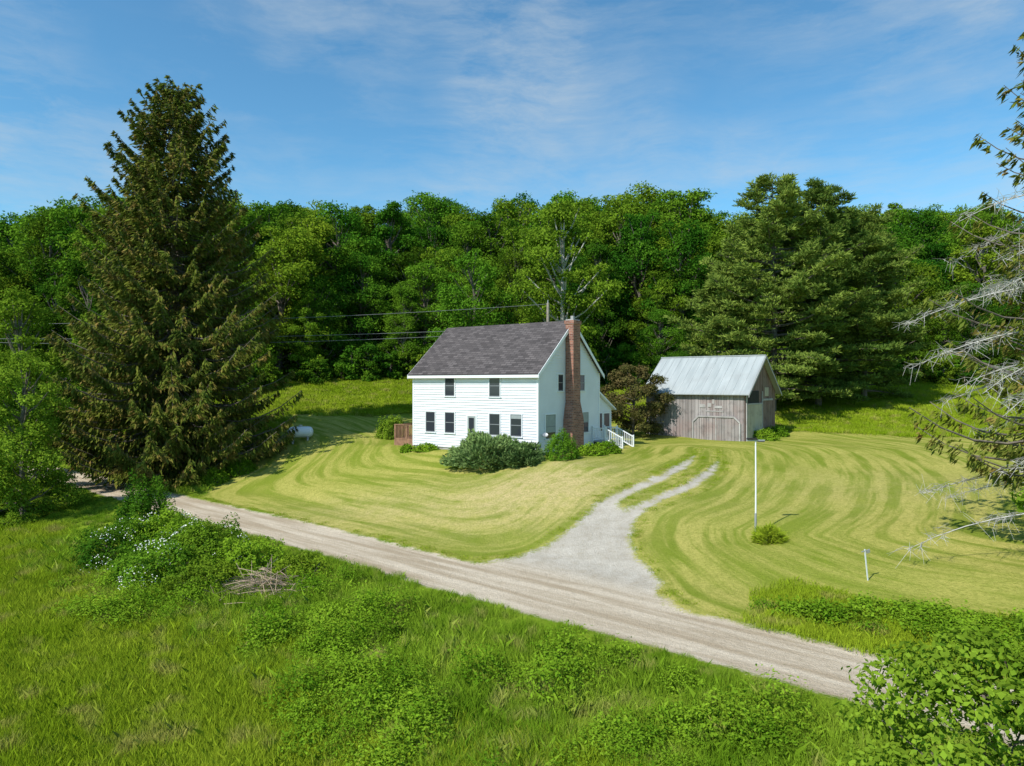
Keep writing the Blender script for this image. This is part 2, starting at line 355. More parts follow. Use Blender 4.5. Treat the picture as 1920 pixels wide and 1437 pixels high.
lawn=mix(nt,rng(nt,n3,.40,.75,0,.6),lawn,(.13,.165,.02))
lm=mth(nt,'ADD',att('lawn'),mth(nt,'MULTIPLY',mth(nt,'SUBTRACT',n2,.5),2.))
base=mix(nt,rng(nt,lm,-.3,.3),wild,lawn)
rv=nd(nt,'ShaderNodeMapping',{'Vector':pos,'Rotation':(0,0,math.radians(40.8))})
rv2=nd(nt,'ShaderNodeMapping',{'Vector':rv.outputs[0],'Scale':(.12,1.6,1)})
rt=noise(nt,rv2.outputs[0],1.3,4)
grav=mix(nt,rng(nt,rt,.38,.62),(.46,.365,.25),(.70,.595,.45))
gdr=mix(nt,rng(nt,n2,.3,.7),(.43,.385,.31),(.61,.565,.48))
grav=mix(nt,att('drv'),grav,gdr)
grav=mix(nt,rng(nt,n5,.48,.75,0,.45),grav,(.36,.29,.20))
grav=mix(nt,rng(nt,n4,.4,.75,0,.5),grav,(.28,.23,.17))
gma=mth(nt,'ADD',att('gravel'),mth(nt,'ADD',mth(nt,'MULTIPLY',mth(nt,'SUBTRACT',n2,.5),.9),mth(nt,'MULTIPLY',mth(nt,'SUBTRACT',n3,.5),.8)))
base=mix(nt,rng(nt,gma,-.08,.2),base,grav)
nt.links.new(base,p.inputs['Base Color']); p.inputs['Roughness'].default_value=.95; p.inputs['Specular IOR Level'].default_value=.0
bm=nd(nt,'ShaderNodeBump',{'Height':mth(nt,'ADD',n3,mth(nt,'MULTIPLY',n4,.4)),'Strength':.8,'Distance':.09}); nt.links.new(bm.outputs[0],p.inputs['Normal'])
M['ground']=m
dry=np.exp(-((X-0.5)/6)**2-((Y-35.5)/4.2)**2)+.8*np.exp(-((X-3)/3)**2-((Y-38)/3)**2)+.6*np.exp(-((X+9)/6)**2-((Y-38)/3)**2)+.35*np.exp(-((X-18)/7)**2-((Y-35)/5)**2)
drv=sm(d_,20.2,22.5)
def sub(name,sel):
    f=F[sel]; u,inv=np.unique(f,return_inverse=True); f=inv.reshape(f.shape)
    return build(name,[(np.stack([X,Y,Z],1)[u],f,0)],[M['ground']],attrs={'gravel':np.clip(g_[u],-3,3),'lawn':np.clip(lw[u],-5,5),'sd':np.clip(sd_[u],-5,60),'dry':dry[u],'drv':drv[u]},smooth=True)
sub('ground',~isroad); sub('dirt_road',isroad&~isdrv); sub('gravel_driveway',isdrv)
# ---------------- building helpers
def empty(name,loc,rz=0):
    e=bpy.data.objects.new(name,None); SC.objects.link(e); e.location=loc; e.rotation_euler=(0,0,rz); return e
def box(x0,x1,y0,y1,z0,z1):
    v=np.array([(x,y,z) for z in (z0,z1) for y in (y0,y1) for x in (x0,x1)],float)
    f=np.array([(0,2,3,1),(4,5,7,6),(0,1,5,4),(2,6,7,3),(0,4,6,2),(1,3,7,5)]); return v,f
def prismparts(prof,x0,x1,mi=0):
    n=len(prof); v=np.array([(x0,)+tuple(q) for q in prof]+[(x1,)+tuple(q) for q in prof],float)
    caps=[tuple(range(n-1,-1,-1)),tuple(range(n,2*n))]; sides=[(i,(i+1)%n,n+(i+1)%n,n+i) for i in range(n)]
    return [(v,np.array(sides),mi),(v,np.array(caps),mi)]
def child(par,name,parts,mats):
    o=build(name,parts,mats); o.parent=par; return o
HZ=2.8
house=empty('farmhouse',(-6.97,49.0,HZ),math.atan2(-.587,.81))
Wd,Dp,EV,RI=10.6,7.75,5.2,8.47
def siding(o,u,n,W,z0,z1,rngf,pitch=.17):
    o=np.array(o,float);u=np.array(u,float);n=np.array(n,float);V=[];Fq=[];z=z0;k=0
    while z<z1-.01:
        zt=min(z+pitch,z1); a0,b0=rngf(z);a1,b1=rngf(zt)
        P=[o+u*a0-n*.02,o+u*b0-n*.02,o+u*b0+n*.028,o+u*a0+n*.028,o+u*b1-n*.02,o+u*a1-n*.02]
        for q,zz in zip(P,(z,z,z,z,zt,zt)): q=q.copy(); q[2]+=zz; V.append(q)
        Fq+= [(k,k+1,k+2,k+3),(k+3,k+2,k+4,k+5)]; k+=6; z+=pitch
    return np.array(V),np.array(Fq),0
full=lambda W:(lambda z:(0,W))
gab=lambda z:(0,Dp) if z<=EV else ((z-EV)/(RI-EV)*Dp/2,Dp-(z-EV)/(RI-EV)*Dp/2)
child(house,'walls',[siding((0,0,0),(1,0,0),(0,-1,0),Wd,.15,EV,full(Wd)),siding((Wd,0,0),(0,1,0),(1,0,0),Dp,.15,RI-.05,gab),
 siding((0,0,0),(0,1,0),(-1,0,0),Dp,.15,RI-.05,gab),(*box(.04,Wd-.04,.04,Dp,0,EV),0)]+prismparts([(.04,EV),(Dp-.04,EV),(Dp/2,RI)],.04,Wd-.04),[M['white']])
child(house,'foundation',[(*box(.03,Wd-.03,.03,Dp,-1.2,.15),0)],[M['conc']])
sl=(RI-EV)/(Dp/2); oh=.32; th=.15
for nm,s in (('roof_front',1),('roof_back',-1)):
    y0=-oh; pr=[(y0,EV-oh*sl+.02),(Dp/2,RI+.02),(Dp/2,RI+.02+th),(y0,EV-oh*sl+th)]
    if s<0: pr=[(Dp-a,b+(.002 if a>1 else 0)) for a,b in pr][::-1]
    child(house,nm,prismparts(pr,-.22,Wd+.22),[M['shingle']])
def rake(x0,x1):
    out=[]
    for s in (1,-1):
        pr=[(-oh-.01,EV-oh*sl-.12),(Dp/2,RI-.13),(Dp/2,RI+th-.01),(-oh-.01,EV-oh*sl+th-.03)]
        if s<0: pr=[(Dp-a,b) for a,b in pr][::-1]
        out+=prismparts(pr,x0,x1)
    return out
child(house,'rake_trim',rake(Wd+.222,Wd+.26)+rake(-.26,-.222),[M['trim']])
child(house,'eave_trim',[(*box(-.22,Wd+.22,-oh-.03,-oh-.002,EV-oh*sl-.1,EV-oh*sl+.08),0),(*box(-.1,Wd+.1,-oh,-.03,EV-oh*sl-.1,EV-oh*sl-.07),0)],[M['trim']])
child(house,'corner_trim',[(*box(-.035,.09,-.035,.09,.1,EV),0),(*box(Wd-.09,Wd+.035,-.035,.09,.1,EV),0),(*box(Wd-.09,Wd+.035,Dp-.09,Dp+.035,.1,EV),0)],[M['trim']])
def tf(side,b):
    v,f=b
    if side=='front': return v,f
    v2=v.copy(); v2[:,0]=Wd-v[:,1]; v2[:,1]=v[:,0]; return v2,f
def window(par,nm,side,cx,z0,z1,w,blind=None):
    P=[];h=w/2;tr=.06
    def a(b,mi): P.append((*tf(side,b),mi))
    a(box(cx-h-tr,cx-h,-.06,-.005,z0-.02,z1+tr),0);a(box(cx+h,cx+h+tr,-.06,-.005,z0-.02,z1+tr),0)
    a(box(cx-h,cx+h,-.06,-.005,z1,z1+tr),0);a(box(cx-h-tr-.03,cx+h+tr+.03,-.085,-.005,z0-.08,z0-.02),0)
    a(box(cx-h,cx+h,-.034,-.03,z0-.02,z1),1)
    zm=(z0+z1)/2
    a(box(cx-h,cx+h,-.05,-.034,zm-.025,zm+.025),2)
    for x in (cx-h,cx+h-.045): a(box(x,x+.045,-.048,-.034,z0-.02,z1),2)
    a(box(cx-h+.045,cx+h-.045,-.047,-.034,z1-.045,z1),2); a(box(cx-h+.045,cx+h-.045,-.047,-.034,z0-.02,z0+.04),2)
    if blind: a(box(cx-h+.045,cx+h-.045,-.037,-.034,z0+(z1-z0)*blind,z1-.045),3)
    child(par,nm,P,[M['trim'],M['glass'],M['sash'],M['blind']])
for i,(cx,z0,z1,b) in enumerate([(3.43,3.63,5.0,None),(7.25,3.63,5.0,.85),(1.67,1.14,2.52,None),(3.43,1.14,2.52,None),(7.25,1.14,2.52,None),(8.95,1.14,2.52,.8)]):
    window(house,f'window_{i+1}','front',cx,z0,z1,.86,b)
window(house,'window_7','side',1.36,1.0,2.5,1.15,.25); window(house,'window_8','side',2.55,4.0,5.05,.62); window(house,'window_9','side',5.75,1.15,2.5,.8,.5)
window(house,'window_10','side',5.3,4.0,5.05,.62)
child(house,'front_door',[(*box(4.9,5.78,-.05,-.005,.25,2.42),0),(*box(5.0,5.68,-.06,-.05,.3,2.32),2),(*box(5.12,5.56,-.068,-.06,1.25,2.2),1),(*box(4.85,5.83,-.5,-.006,.0,.25),3)],[M['trim'],M['glass'],M['blind'],M['conc']])
cy=3.62
def taper(z0,w0,z1,w1,x1a,x1b):
    v=np.array([(Wd+.03,cy-w0/2,z0),(x1a,cy-w0/2,z0),(x1a,cy+w0/2,z0),(Wd+.03,cy+w0/2,z0),(Wd+.03,cy-w1/2,z1),(x1b,cy-w1/2,z1),(x1b,cy+w1/2,z1),(Wd+.03,cy+w1/2,z1)],float)
    return v,np.array([(0,1,5,4),(1,2,6,5),(2,3,7,6),(3,0,4,7),(0,3,2,1),(4,5,6,7)]),0
child(house,'brick_chimney',[taper(-1,1.5,2.1,1.45,Wd+.72,Wd+.72),taper(2.1,1.45,3.3,.9,Wd+.72,Wd+.62),taper(3.3,.9,8.35,.88,Wd+.62,Wd+.62),
 (*box(Wd-.05,Wd+.68,cy-.49,cy+.49,8.35,8.58),0),(*box(Wd+.02,Wd+.6,cy-.42,cy+.42,8.58,8.66),1),(*box(Wd+.2,Wd+.40,cy-.1,cy+.1,8.66,8.9),1)],[M['brick'],M['conc']])
lw_=2.3
lg=lambda z:(0,lw_) if z<=2.65 else (0,max(0.02,(3.8-z)/(3.8-2.65)*lw_))
child(house,'porch_walls',[siding((Wd-.25,Dp,0),(0,1,0),(1,0,0),lw_,.1,3.75,lg),(*box(4,Wd-.28,Dp,Dp+lw_,-.6,2.6),0)]+prismparts([(Dp,2.6),(Dp+lw_,2.6),(Dp,3.78)],4,Wd-.28),[M['white']])
child(house,'porch_roof',prismparts([(Dp+.03,3.83),(Dp+lw_+.3,2.5),(Dp+lw_+.3,2.6),(Dp+.03,3.95)],3.8,Wd),[M['trim']])
x_=Wd-.25
child(house,'porch_door',[(*box(x_,x_+.05,8.75,9.75,.5,2.4),0),(*box(x_+.05,x_+.06,8.85,9.65,.6,2.3),1),(*box(x_,x_+.05,7.95,8.6,1.0,2.4),0),(*box(x_+.05,x_+.06,8.02,8.53,1.07,2.33),1)],[M['trim'],M['glass']])
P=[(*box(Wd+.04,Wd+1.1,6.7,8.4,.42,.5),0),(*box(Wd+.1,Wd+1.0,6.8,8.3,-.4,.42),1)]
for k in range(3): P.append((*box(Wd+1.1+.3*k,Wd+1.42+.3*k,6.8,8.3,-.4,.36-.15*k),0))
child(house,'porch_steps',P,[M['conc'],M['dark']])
P=[]
for yy in (6.72,8.38):
    for xx,zz in ((Wd+.08,.5),(Wd+1.08,.5),(Wd+2.35,-.1)): P.append((*box(xx-.045,xx+.045,yy-.045,yy+.045,zz-.3,zz+1.0),0))
    P.append((*box(Wd+.1,Wd+1.05,yy-.03,yy+.03,1.34,1.41),0)); P.append((*box(Wd+.1,Wd+1.05,yy-.03,yy+.03,.62,.67),0))
    for zz in (1.33,.62):
        x0,x1=Wd+1.1,Wd+2.33; v=np.array([(x0,yy-.03,zz),(x1,yy-.03,zz-.58),(x1,yy+.03,zz-.58),(x0,yy+.03,zz),(x0,yy-.03,zz+.07),(x1,yy-.03,zz-.51),(x1,yy+.03,zz-.51),(x0,yy+.03,zz+.07)])
        P.append((v,np.array([(0,1,5,4),(1,2,6,5),(2,3,7,6),(3,0,4,7),(0,3,2,1),(4,5,6,7)]),0))
    for k in range(6): xx=Wd+.2+k*.15; P.append((*box(xx,xx+.035,yy-.015,yy+.015,.65,1.35),0))
    for k in range(8):
        xx=Wd+1.22+k*.14; zz=.64-(k*.14+.1)*.47; P.append((*box(xx,xx+.035,yy-.015,yy+.015,zz,zz+.7),0))
child(house,'stair_railing',P,[M['trim']])
P=[(*box(-2.3,-.04,.4,3.2,.42,.5),0)]
for xx,yy in ((-2.25,.45),(-2.25,3.15),(-1.1,.45),(-2.25,1.8),(-.1,.45)): P.append((*box(xx-.05,xx+.05,yy-.05,yy+.05,-.8,1.45),0))
P+=[(*box(-2.3,-.05,.38,.5,1.45,1.5),0),(*box(-2.32,-2.2,.5,3.2,1.45,1.5),0)]
for k in range(15): xx=-2.2+k*.145; P.append((*box(xx,xx+.05,.42,.46,.5,1.45),0))
for k in range(18): yy=.55+k*.145; P.append((*box(-2.29,-2.25,yy,yy+.05,.5,1.45),0))
P.append((*box(-2.3,-.05,.41,.45,-.6,.42),0))
child(house,'side_deck',P,[M['deck']])
child(house,'satellite_dish',[merge([tube([(Wd+.03,.45,1.2),(Wd+.22,.45,1.25),(Wd+.25,.42,1.3)],[.02,.02,.18],12)],0)],[M['grey']])
# ---------------- barn
barn=empty('weathered_barn',(11.05,57.0,2.95),math.atan2(-.619,.786))
BW,BD,BE,BR=8.1,7.0,3.72,6.45
def planks(o,u,n,W,topf,mi=0,z0=-.35,w=(.17,.3),seed=1):
    r=np.random.default_rng(seed); V=[];Fq=[];k=0;x=0;o=np.array(o,float);u=np.array(u,float);n=np.array(n,float)
    while x<W-.02:
        ww=r.uniform(*w); x1=min(W,x+ww); of=r.uniform(.0,.025); g_p=r.uniform(.006,.016); a,b=x+g_p,x1-g_p
        zb=z0+r.uniform(-.02,.08)
        q=[(a,0,zb),(b,0,zb),(b,0,topf(b)),(a,0,topf(a))]
        for (s,_,z) in q: p_=o+u*s+n*(.03+of); p_[2]=o[2]+z; V.append(p_)
        for (s,_,z) in q: p_=o+u*s; p_[2]=o[2]+z; V.append(p_)
        Fq+=[(k,k+1,k+2,k+3),(k,k+3,k+7,k+4),(k+1,k+5,k+6,k+2),(k,k+4,k+5,k+1)];k+=8;x=x1
    return np.array(V),np.array(Fq),mi
gt=lambda y:BE+(BR-BE)*(1-abs(y-BD/2)/(BD/2))-.03
child(barn,'walls',[(*box(.0,BW-.0,.0,BD,-.3,BE),1),planks((0,0,0),(1,0,0),(0,-1,0),BW,lambda x:BE,0,seed=3),
 planks((BW,0,0),(0,1,0),(1,0,0),BD,gt,2,seed=4),planks((0,0,0),(0,1,0),(-1,0,0),BD,gt,0,seed=5),planks((0,BD,0),(1,0,0),(0,1,0),BW,lambda x:BE,0,seed=6)]+prismparts([(0.01,BE),(BD-.01,BE),(BD/2,BR-.05)],.0,BW,1),[M['plank'],M['dark'],M['plankred']])
bs=(BR-BE)/(BD/2)
for nm,s in (('roof_front',1),('roof_back',-1)):
    pr=[(-.4,BE-.4*bs+.03),(BD/2,BR+.03),(BD/2,BR+.09),(-.4,BE-.4*bs+.09)]
    if s<0: pr=[(BD-a,b+(.002 if a>1 else 0)) for a,b in pr][::-1]
    child(barn,nm,prismparts(pr,-.35,BW+.45),[M['metal']])
P=[]
for k in range(15):
    x0=-.33+k*.63; pr=[(-.4,BE-.4*bs+.09),(BD/2-.02,BR+.08),(BD/2-.02,BR+.105),(-.4,BE-.4*bs+.11)]; P+=prismparts(pr,x0,x0+.03)
child(barn,'roof_seams',P+[(*box(-.36,BW+.46,BD/2-.12,BD/2+.12,BR+.05,BR+.125),0)],[M['metal']])
P=[]
for s in (1,-1):
    pr=[(-.4,BE-.4*bs-.13),(BD/2,BR-.13),(BD/2,BR+.06),(-.4,BE-.4*bs+.06)]
    if s<0: pr=[(BD-a,b) for a,b in pr][::-1]
    P+=prismparts(pr,BW+.452,BW+.49)
child(barn,'rake_boards',P,[M['planklt']])
def dtop(x):
    return 1.75-max(0,.45-x)*.9-max(0,x-(3.72-.45))*.9
P=[planks((4.07,-.065,0),(1,0,0),(0,-1,0),3.72,dtop,0,seed=9,z0=-.3)]
fr=[(0,-.3),(0,1.35),(.45,1.77),(3.27,1.77),(3.72,1.35),(3.72,-.3)]
for (a,b),(c,d) in zip(fr[:-1],fr[1:]):
    L=math.hypot(c-a,d-b); ux,uz=(c-a)/L,(d-b)/L; w=.06; n2_=(-uz*w,ux*w)
    q=[(a-n2_[0],b-n2_[1]),(c-n2_[0],d-n2_[1]),(c+n2_[0],d+n2_[1]),(a+n2_[0],b+n2_[1])]
    v=np.array([(4.07+x,-.125,z) for x,z in q]+[(4.07+x,-.17,z) for x,z in q]); P.append((v,np.array([(0,1,2,3),(7,6,5,4),(0,4,5,1),(1,5,6,2),(2,6,7,3),(3,7,4,0)]),1))
P.append((*box(5.9,5.96,-.15,-.12,-.3,1.72),1))
child(barn,'low_doors',P,[M['plank'],M['planklt']])
P=[]
for x,w,z,h in ((4.6,.45,2.45,.25),(5.25,.3,2.5,.3),(5.8,.6,2.42,.18),(5.1,1.4,2.15,.06),(5.6,.2,2.75,.35)):
    P.append((*box(x,x+w,-.075,-.058,z,z+h),0))
child(barn,'patch_boards',P,[M['planklt']])
child(barn,'gable_panels',[planks((BW+.06,.25,0),(0,1,0),(1,0,0),3.4,lambda y:2.7,0,w=(.8,.9),seed=2,z0=-.2),(*box(BW+.05,BW+.075,.4,3.0,2.8,3.75),1),(*box(BW+.06,BW+.13,.15,.28,-.3,3.7),2),(*box(BW+.06,BW+.13,3.65,3.78,-.3,3.7),2),(*box(BW+.06,BW+.15,.28,3.65,2.68,2.8),2),(*box(BW+.06,BW+.12,3.9,6.2,2.95,3.1),2),(*box(BW+.061,BW+.1,4.3,5.2,3.3,4.0),0)],[M['ply'],M['dark'],M['planklt']])
# ---------------- small objects
def gz(x,y): return float(terr(x,y))
pole=empty('birdhouse_pole',(10.25,29.2,gz(10.25,29.2)))
child(pole,'post',[merge([tube([(0,0,-.2),(.01,0,2),(0,0,3.95)],[.038,.034,.03],8)],0)],[M['trim']])
child(pole,'crossarm',[(*box(-.38,.38,-.03,.03,3.93,3.99),0),(*box(-.36,.05,-.09,.09,3.99,4.06),1),(*box(.1,.36,-.07,.07,3.9,3.93),1)],[M['grey'],M['dark']])
child(pole,'lower_sleeve',[merge([tube([(0,0,-.1),(0,0,.9)],[.05,.048],8)],0)],[M['grey']])
sg=empty('leaning_sign_post',(12.1,23.6,gz(12.1,23.6))); sg.rotation_euler=(.05,-.17,.3)
child(sg,'post',[(*box(-.02,.02,-.012,.012,-.2,1.1),0)],[M['trim']])
child(sg,'arm',[(*box(-.14,.2,-.012,.012,1.03,1.06),0),(*box(.06,.2,-.016,.016,.94,1.03),0)],[M['grey']])
tank=empty('propane_tank',(-17.0,55.8,gz(-17.0,55.8)),.25)
S=np.array([-1,-.97,-.9,-.78,-.6,.6,.78,.9,.97,1]);rr=np.array([.01,.18,.32,.4,.44,.44,.4,.32,.18,.01])
v,f=tube([(s,0,.72) for s in S],rr,16); child(tank,'tank_body',[(v,f,0)],[M['trim']])
child(tank,'tank_dome',[merge([tube([(0,0,1.12),(0,0,1.28),(0,0,1.3)],[.16,.15,.02],12)],0)],[M['grey']])
child(tank,'tank_feet',[(*box(-.65,-.5,-.35,.35,-.2,.36),0),(*box(.5,.65,-.35,.35,-.2,.36),0)],[M['conc']])
for k,(x,y,h) in enumerate(((3.0,58.,14.0),(-47.,61.,12.6))):
    u=empty('utility_pole',(x,y,gz(x,y))); hh=h-gz(x,y)
    child(u,'pole_shaft',[merge([tube([(0,0,-.5),(0,0,hh*.5),(0,0,hh)],[.16,.14,.11],8)],0)],[M['pole']])
    child(u,'pole_insulator',[merge([tube([(0,0,hh),(0,0,hh+.25)],[.05,.03],6)],0)],[M['grey']])
P=[]
for z0,z1,sag in ((13.9,12.5,.45),(12.0,11.2,.35),(11.7,10.9,.55)):
    t=np.linspace(0,1,24); pts=np.stack([3-50*t,58+3*t,z0+(z1-z0)*t-sag*4*t*(1-t)],1); P.append(tube(pts,np.full(24,.018),4))
build('power_lines',[merge(P,0)],[M['cable']])
# ---------------- vegetation
spruce('spruce_tree',29.6,9.5,490,(-25.3,51.9),11,dens=1.6,ls=.44,tmin=.06,lift=.2)
spruce('spruce_tree',22.5,6.5,180,(20.9,24.2),12,dens=.75,dead=52,ls=.36,tmin=.16)
pine('white_pine_tree',22.2,7.2,125,(24.4,65),21)
pine('white_pine_tree',22.0,7.2,120,(30.0,68),22)
pine('white_pine_tree',19.5,7.4,110,(36.0,71),23)
pine('white_pine_tree',14.0,5.5,80,(21.0,68),24)
decid('leafy_tree',10.2,3.1,26000,.16,zb=.03,nlobe=44,mats=('leaf2','bark'),loc=(-28.4,40.3),seed=31)
decid('leafy_tree',7.0,2.8,16000,.15,zb=.03,nlobe=34,mats=('leaf2','bark'),loc=(-31.5,41.5),seed=39)
decid('leafy_tree',15.5,3.8,15000,.22,zb=.12,nlobe=44,mats=('leaf2','bark'),loc=(-39,55),seed=32)
decid('leafy_tree',14.,3.8,15000,.22,zb=.12,nlobe=44,mats=('leaf2','bark'),loc=(-36,60),seed=35)
decid('leafy_tree',8.5,3,14000,.18,zb=.03,mats=('leaf','bark'),loc=(-33,47),seed=36)
decid('leafy_tree',21.8,5.6,24000,.30,zb=.2,nlobe=50,mats=('leaf2','pbark'),loc=(5.6,76),seed=52)
decid('leafy_tree',16.,5.5,20000,.28,zb=.05,nlobe=46,mats=('leaf','bark'),loc=(-4.5,80),seed=53)
decid('crabapple_tree',6.1,3.0,20000,.17,zb=.06,nlobe=28,mats=('redleaf','bark'),loc=(9.6,55.2),seed=33)
decid('maple_sapling',4.2,2.2,14000,.12,zb=.1,nlobe=42,mats=('leaf2','bark'),loc=(7.15,10.4),seed=34)
decid('maple_sapling',7.3,1.2,3600,.12,zb=.35,nlobe=18,mats=('leaf2','bark'),loc=(8.4,10.2),seed=38)
def shrub(name,rx,ry,h,n,ls,mt,loc,seed,spiky=0,asp=.6):
    r=np.random.default_rng(seed); d=nrm(r.normal(size=(n,3))); d[:,2]=np.abs(d[:,2])
    b=1+.2*np.sin(d[:,0]*6+seed)*np.cos(d[:,1]*5+seed*2)+.13*np.sin(d[:,0]*13)*np.sin(d[:,1]*11+d[:,2]*9)
    rad=r.uniform(.5,1.03,n)**.4*b
    P=d*rad[:,None]*np.array([rx,ry,h]); P[:,2]+=.02
    if spiky: T=nrm(d*np.array([1,1,.5])+r.normal(size=(n,3))*.3+np.array([0,0,.25])); nn=r.normal(size=(n,3))+np.array([0,0,.6]); nn=nn-(nn*T).sum(1,keepdims=True)*T
    else: T=r.normal(size=(n,3)); nn=d*.6+r.normal(size=(n,3))*.6+np.array([0,0,.5])
    v,f=cards(P,nn,ls*r.uniform(.6,1.4,n),ls*asp*r.uniform(.7,1.2,n),T)
    tb=[tube([(0,0,-.2),(.3*rx*math.cos(k),.3*ry*math.sin(k),h*.35),(.75*rx*math.cos(k),.75*ry*math.sin(k),h*.55)],[.05,.03,.01],5) for k in range(6)]
    o=build(name,[(v,f,0),merge(tb,1)],[M[mt],M['bark']]); o.location=(loc[0],loc[1],gz(loc[0],loc[1])-.08); return o
o=shrub('juniper_shrub',2.5,1.7,1.75,15000,.26,'juniper',(-1.5,41.9),41,1,.35); o.rotation_euler[2]=-.5
shrub('juniper_shrub',1.3,1.1,1.2,5000,.24,'juniper',(.6,41.0),45,1,.35)
shrub('round_shrub',.98,.95,1.62,9000,.085,'leaf',(2.95,41.2),42)
shrub('flowering_shrub',.9,.6,.75,2500,.12,'bramble',(4.9,42.9),43)
shrub('flowering_shrub',.8,.6,.8,2500,.12,'bramble',(6.1,43.9),44)
shrub('lilac_shrub',1.3,1.2,1.7,5000,.15,'leaf2',(-9.6,55.5),46)
shrub('perennial_clump',.5,.4,.55,900,.14,'bramble',(-7.2,47.8),47); shrub('perennial_clump',.9,.5,.5,1500,.14,'bramble',(-5.8,47.2),48)
shrub('lawn_grass_clump',.62,.5,.62,2200,.32,'grass',(10.5,28.3),49,1,.1)
shrub('perennial_clump',1.0,.7,.9,2500,.14,'bramble',(19.4,53.2),50); shrub('perennial_clump',1.2,.7,.8,2500,.14,'bramble',(20.9,55.4),51)
for k,(x,y,rx,h,mt) in enumerate([(-17.9,33.8,1.4,3.1,'leaf'),(-15.6,31.3,1.9,2.1,'bramble'),(-13.0,29.6,1.9,1.9,'leaf'),(-17.2,30.8,2.0,1.9,'leaf'),(-10.8,28.3,1.7,1.4,'bramble'),(-14.2,28.0,1.9,1.6,'leaf'),(-23.5,54.0,2.0,1.2,'leaf'),(-19.6,50.,1.2,1.2,'bramble'),(-20.7,48.3,1.0,1.1,'bramble'),(-30,38.4,1.4,1.3,'leaf2'),(-27.6,38.6,1.1,.9,'leaf'),(-32,40,1.8,2.2,'leaf'),(-11.6,26.4,1.5,1.2,'leaf'),(-8.2,27.0,1.3,1.0,'leaf')]):
    shrub('roadside_shrub',rx,rx*.9,h,int(2600*rx*h),.12,mt,(x,y),60+k)
n=2800; k=R.integers(0,4,n); cxy=np.array([(-15.6,31.3),(-13.0,29.6),(-17.2,30.8),(-14.2,28.0)])[k]; rr=np.array([1.9,1.9,2.0,1.9])[k]; hh=np.array([2.1,1.9,1.9,1.6])[k]
d=nrm(R.normal(size=(n,3))+np.array([0,-.4,.5])); d[:,2]=np.abs(d[:,2]); P=np.stack([cxy[:,0]+d[:,0]*rr*1.02,cxy[:,1]+d[:,1]*rr*.93,terr(cxy[:,0],cxy[:,1])+d[:,2]*hh*1.03],1)
keep=(np.sin(P[:,0]*2.1)+np.sin(P[:,1]*2.7+P[:,2]*3))>.5; P=P[keep]
v,f=cards(P,R.normal(size=P.shape)+np.array([0,-1,1]),.07,.05); build('white_blossoms',[(v,f,0)],[M['flower']])
st=[]
for k in range(190):
    c=np.array([R.normal()*.9-9.1,R.normal()*.5+25.4,0]); c[2]=gz(c[0],c[1])+R.uniform(.2,.85)*math.exp(-((c[0]+9.1)**2)/2)
    dv=nrm(R.normal(size=(1,3))*np.array([1,.8,.3]))[0]*R.uniform(.3,.9); st.append(tube([c-dv,c+[0,0,.05],c+dv],[.014,.011,.005],3))
build('brush_pile',[merge(st,0)],[simple('dead_twigs',(.36,.26,.18),.9,.3)])
# ---------------- forest
protos=[]
for k,(Rc,zb,nl) in enumerate([(5.8,.05,44),(6.4,.1,54),(5.0,.04,40),(6.0,.12,60),(5.4,.08,66)]):
    protos.append(decid(f'deciduous_tree_{k}',20,Rc,22000,.30,zb=zb,nlobe=nl,seed=100+k))
pts=[];y=68.
FX=[-60,-45,-30,-22,-15,0,14,22,40,48,60];FY=[66,68,76,86,88,87,82,80,85,84,82]
while y<155:
    sp=6.2+.02*(y-80); x=-(.80*y+30)+R.uniform(0,sp)
    while x<.80*y+34:
        px=x+R.normal()*1.8; py=y+R.normal()*1.8
        front=np.interp(px,FX,FY)
        if py>front:
            dep=py-front
            h=np.interp(dep,[0,4,10,18,40,160],[11,14,19.4,23.6,23.4,23])*R.uniform(.78,1.17)
            h*=np.interp(px/py,[-.75,-.6,-.35,-.2,-.1,.0,.2,.27,.32,.5,.75],[.93,.93,.97,.93,1.04,1.02,1.04,.93,.87,.93,.95])
            pts.append((px,py,h))
        x+=sp*R.uniform(.7,1.3)
    y+=5.2 if y<110 else 8
pts=np.array(pts); n=len(pts)
hs=pts[:,2]/20
scatter('forest',np.stack([pts[:,0],pts[:,1],terr(pts[:,0],pts[:,1])-.3],1),np.stack([R.normal(size=n)*.05,R.normal(size=n)*.05,R.uniform(0,6.28,n)],1),np.stack([hs*R.uniform(.85,1.2,n),hs*R.uniform(.85,1.2,n),hs],1),R.integers(0,5,n),protos)
ub=[decid(f'understory_bush_{k}',4,2.4,3500,.28,zb=.02,nlobe=16,seed=140+k) for k in range(3)]
ux=R.uniform(-70,70,260); fr=np.interp(ux,FX,FY); uy=fr+R.uniform(-3,4,260)
scat_xy('forest_undergrowth',ux,uy,R.uniform(.4,1.1,260),ub)
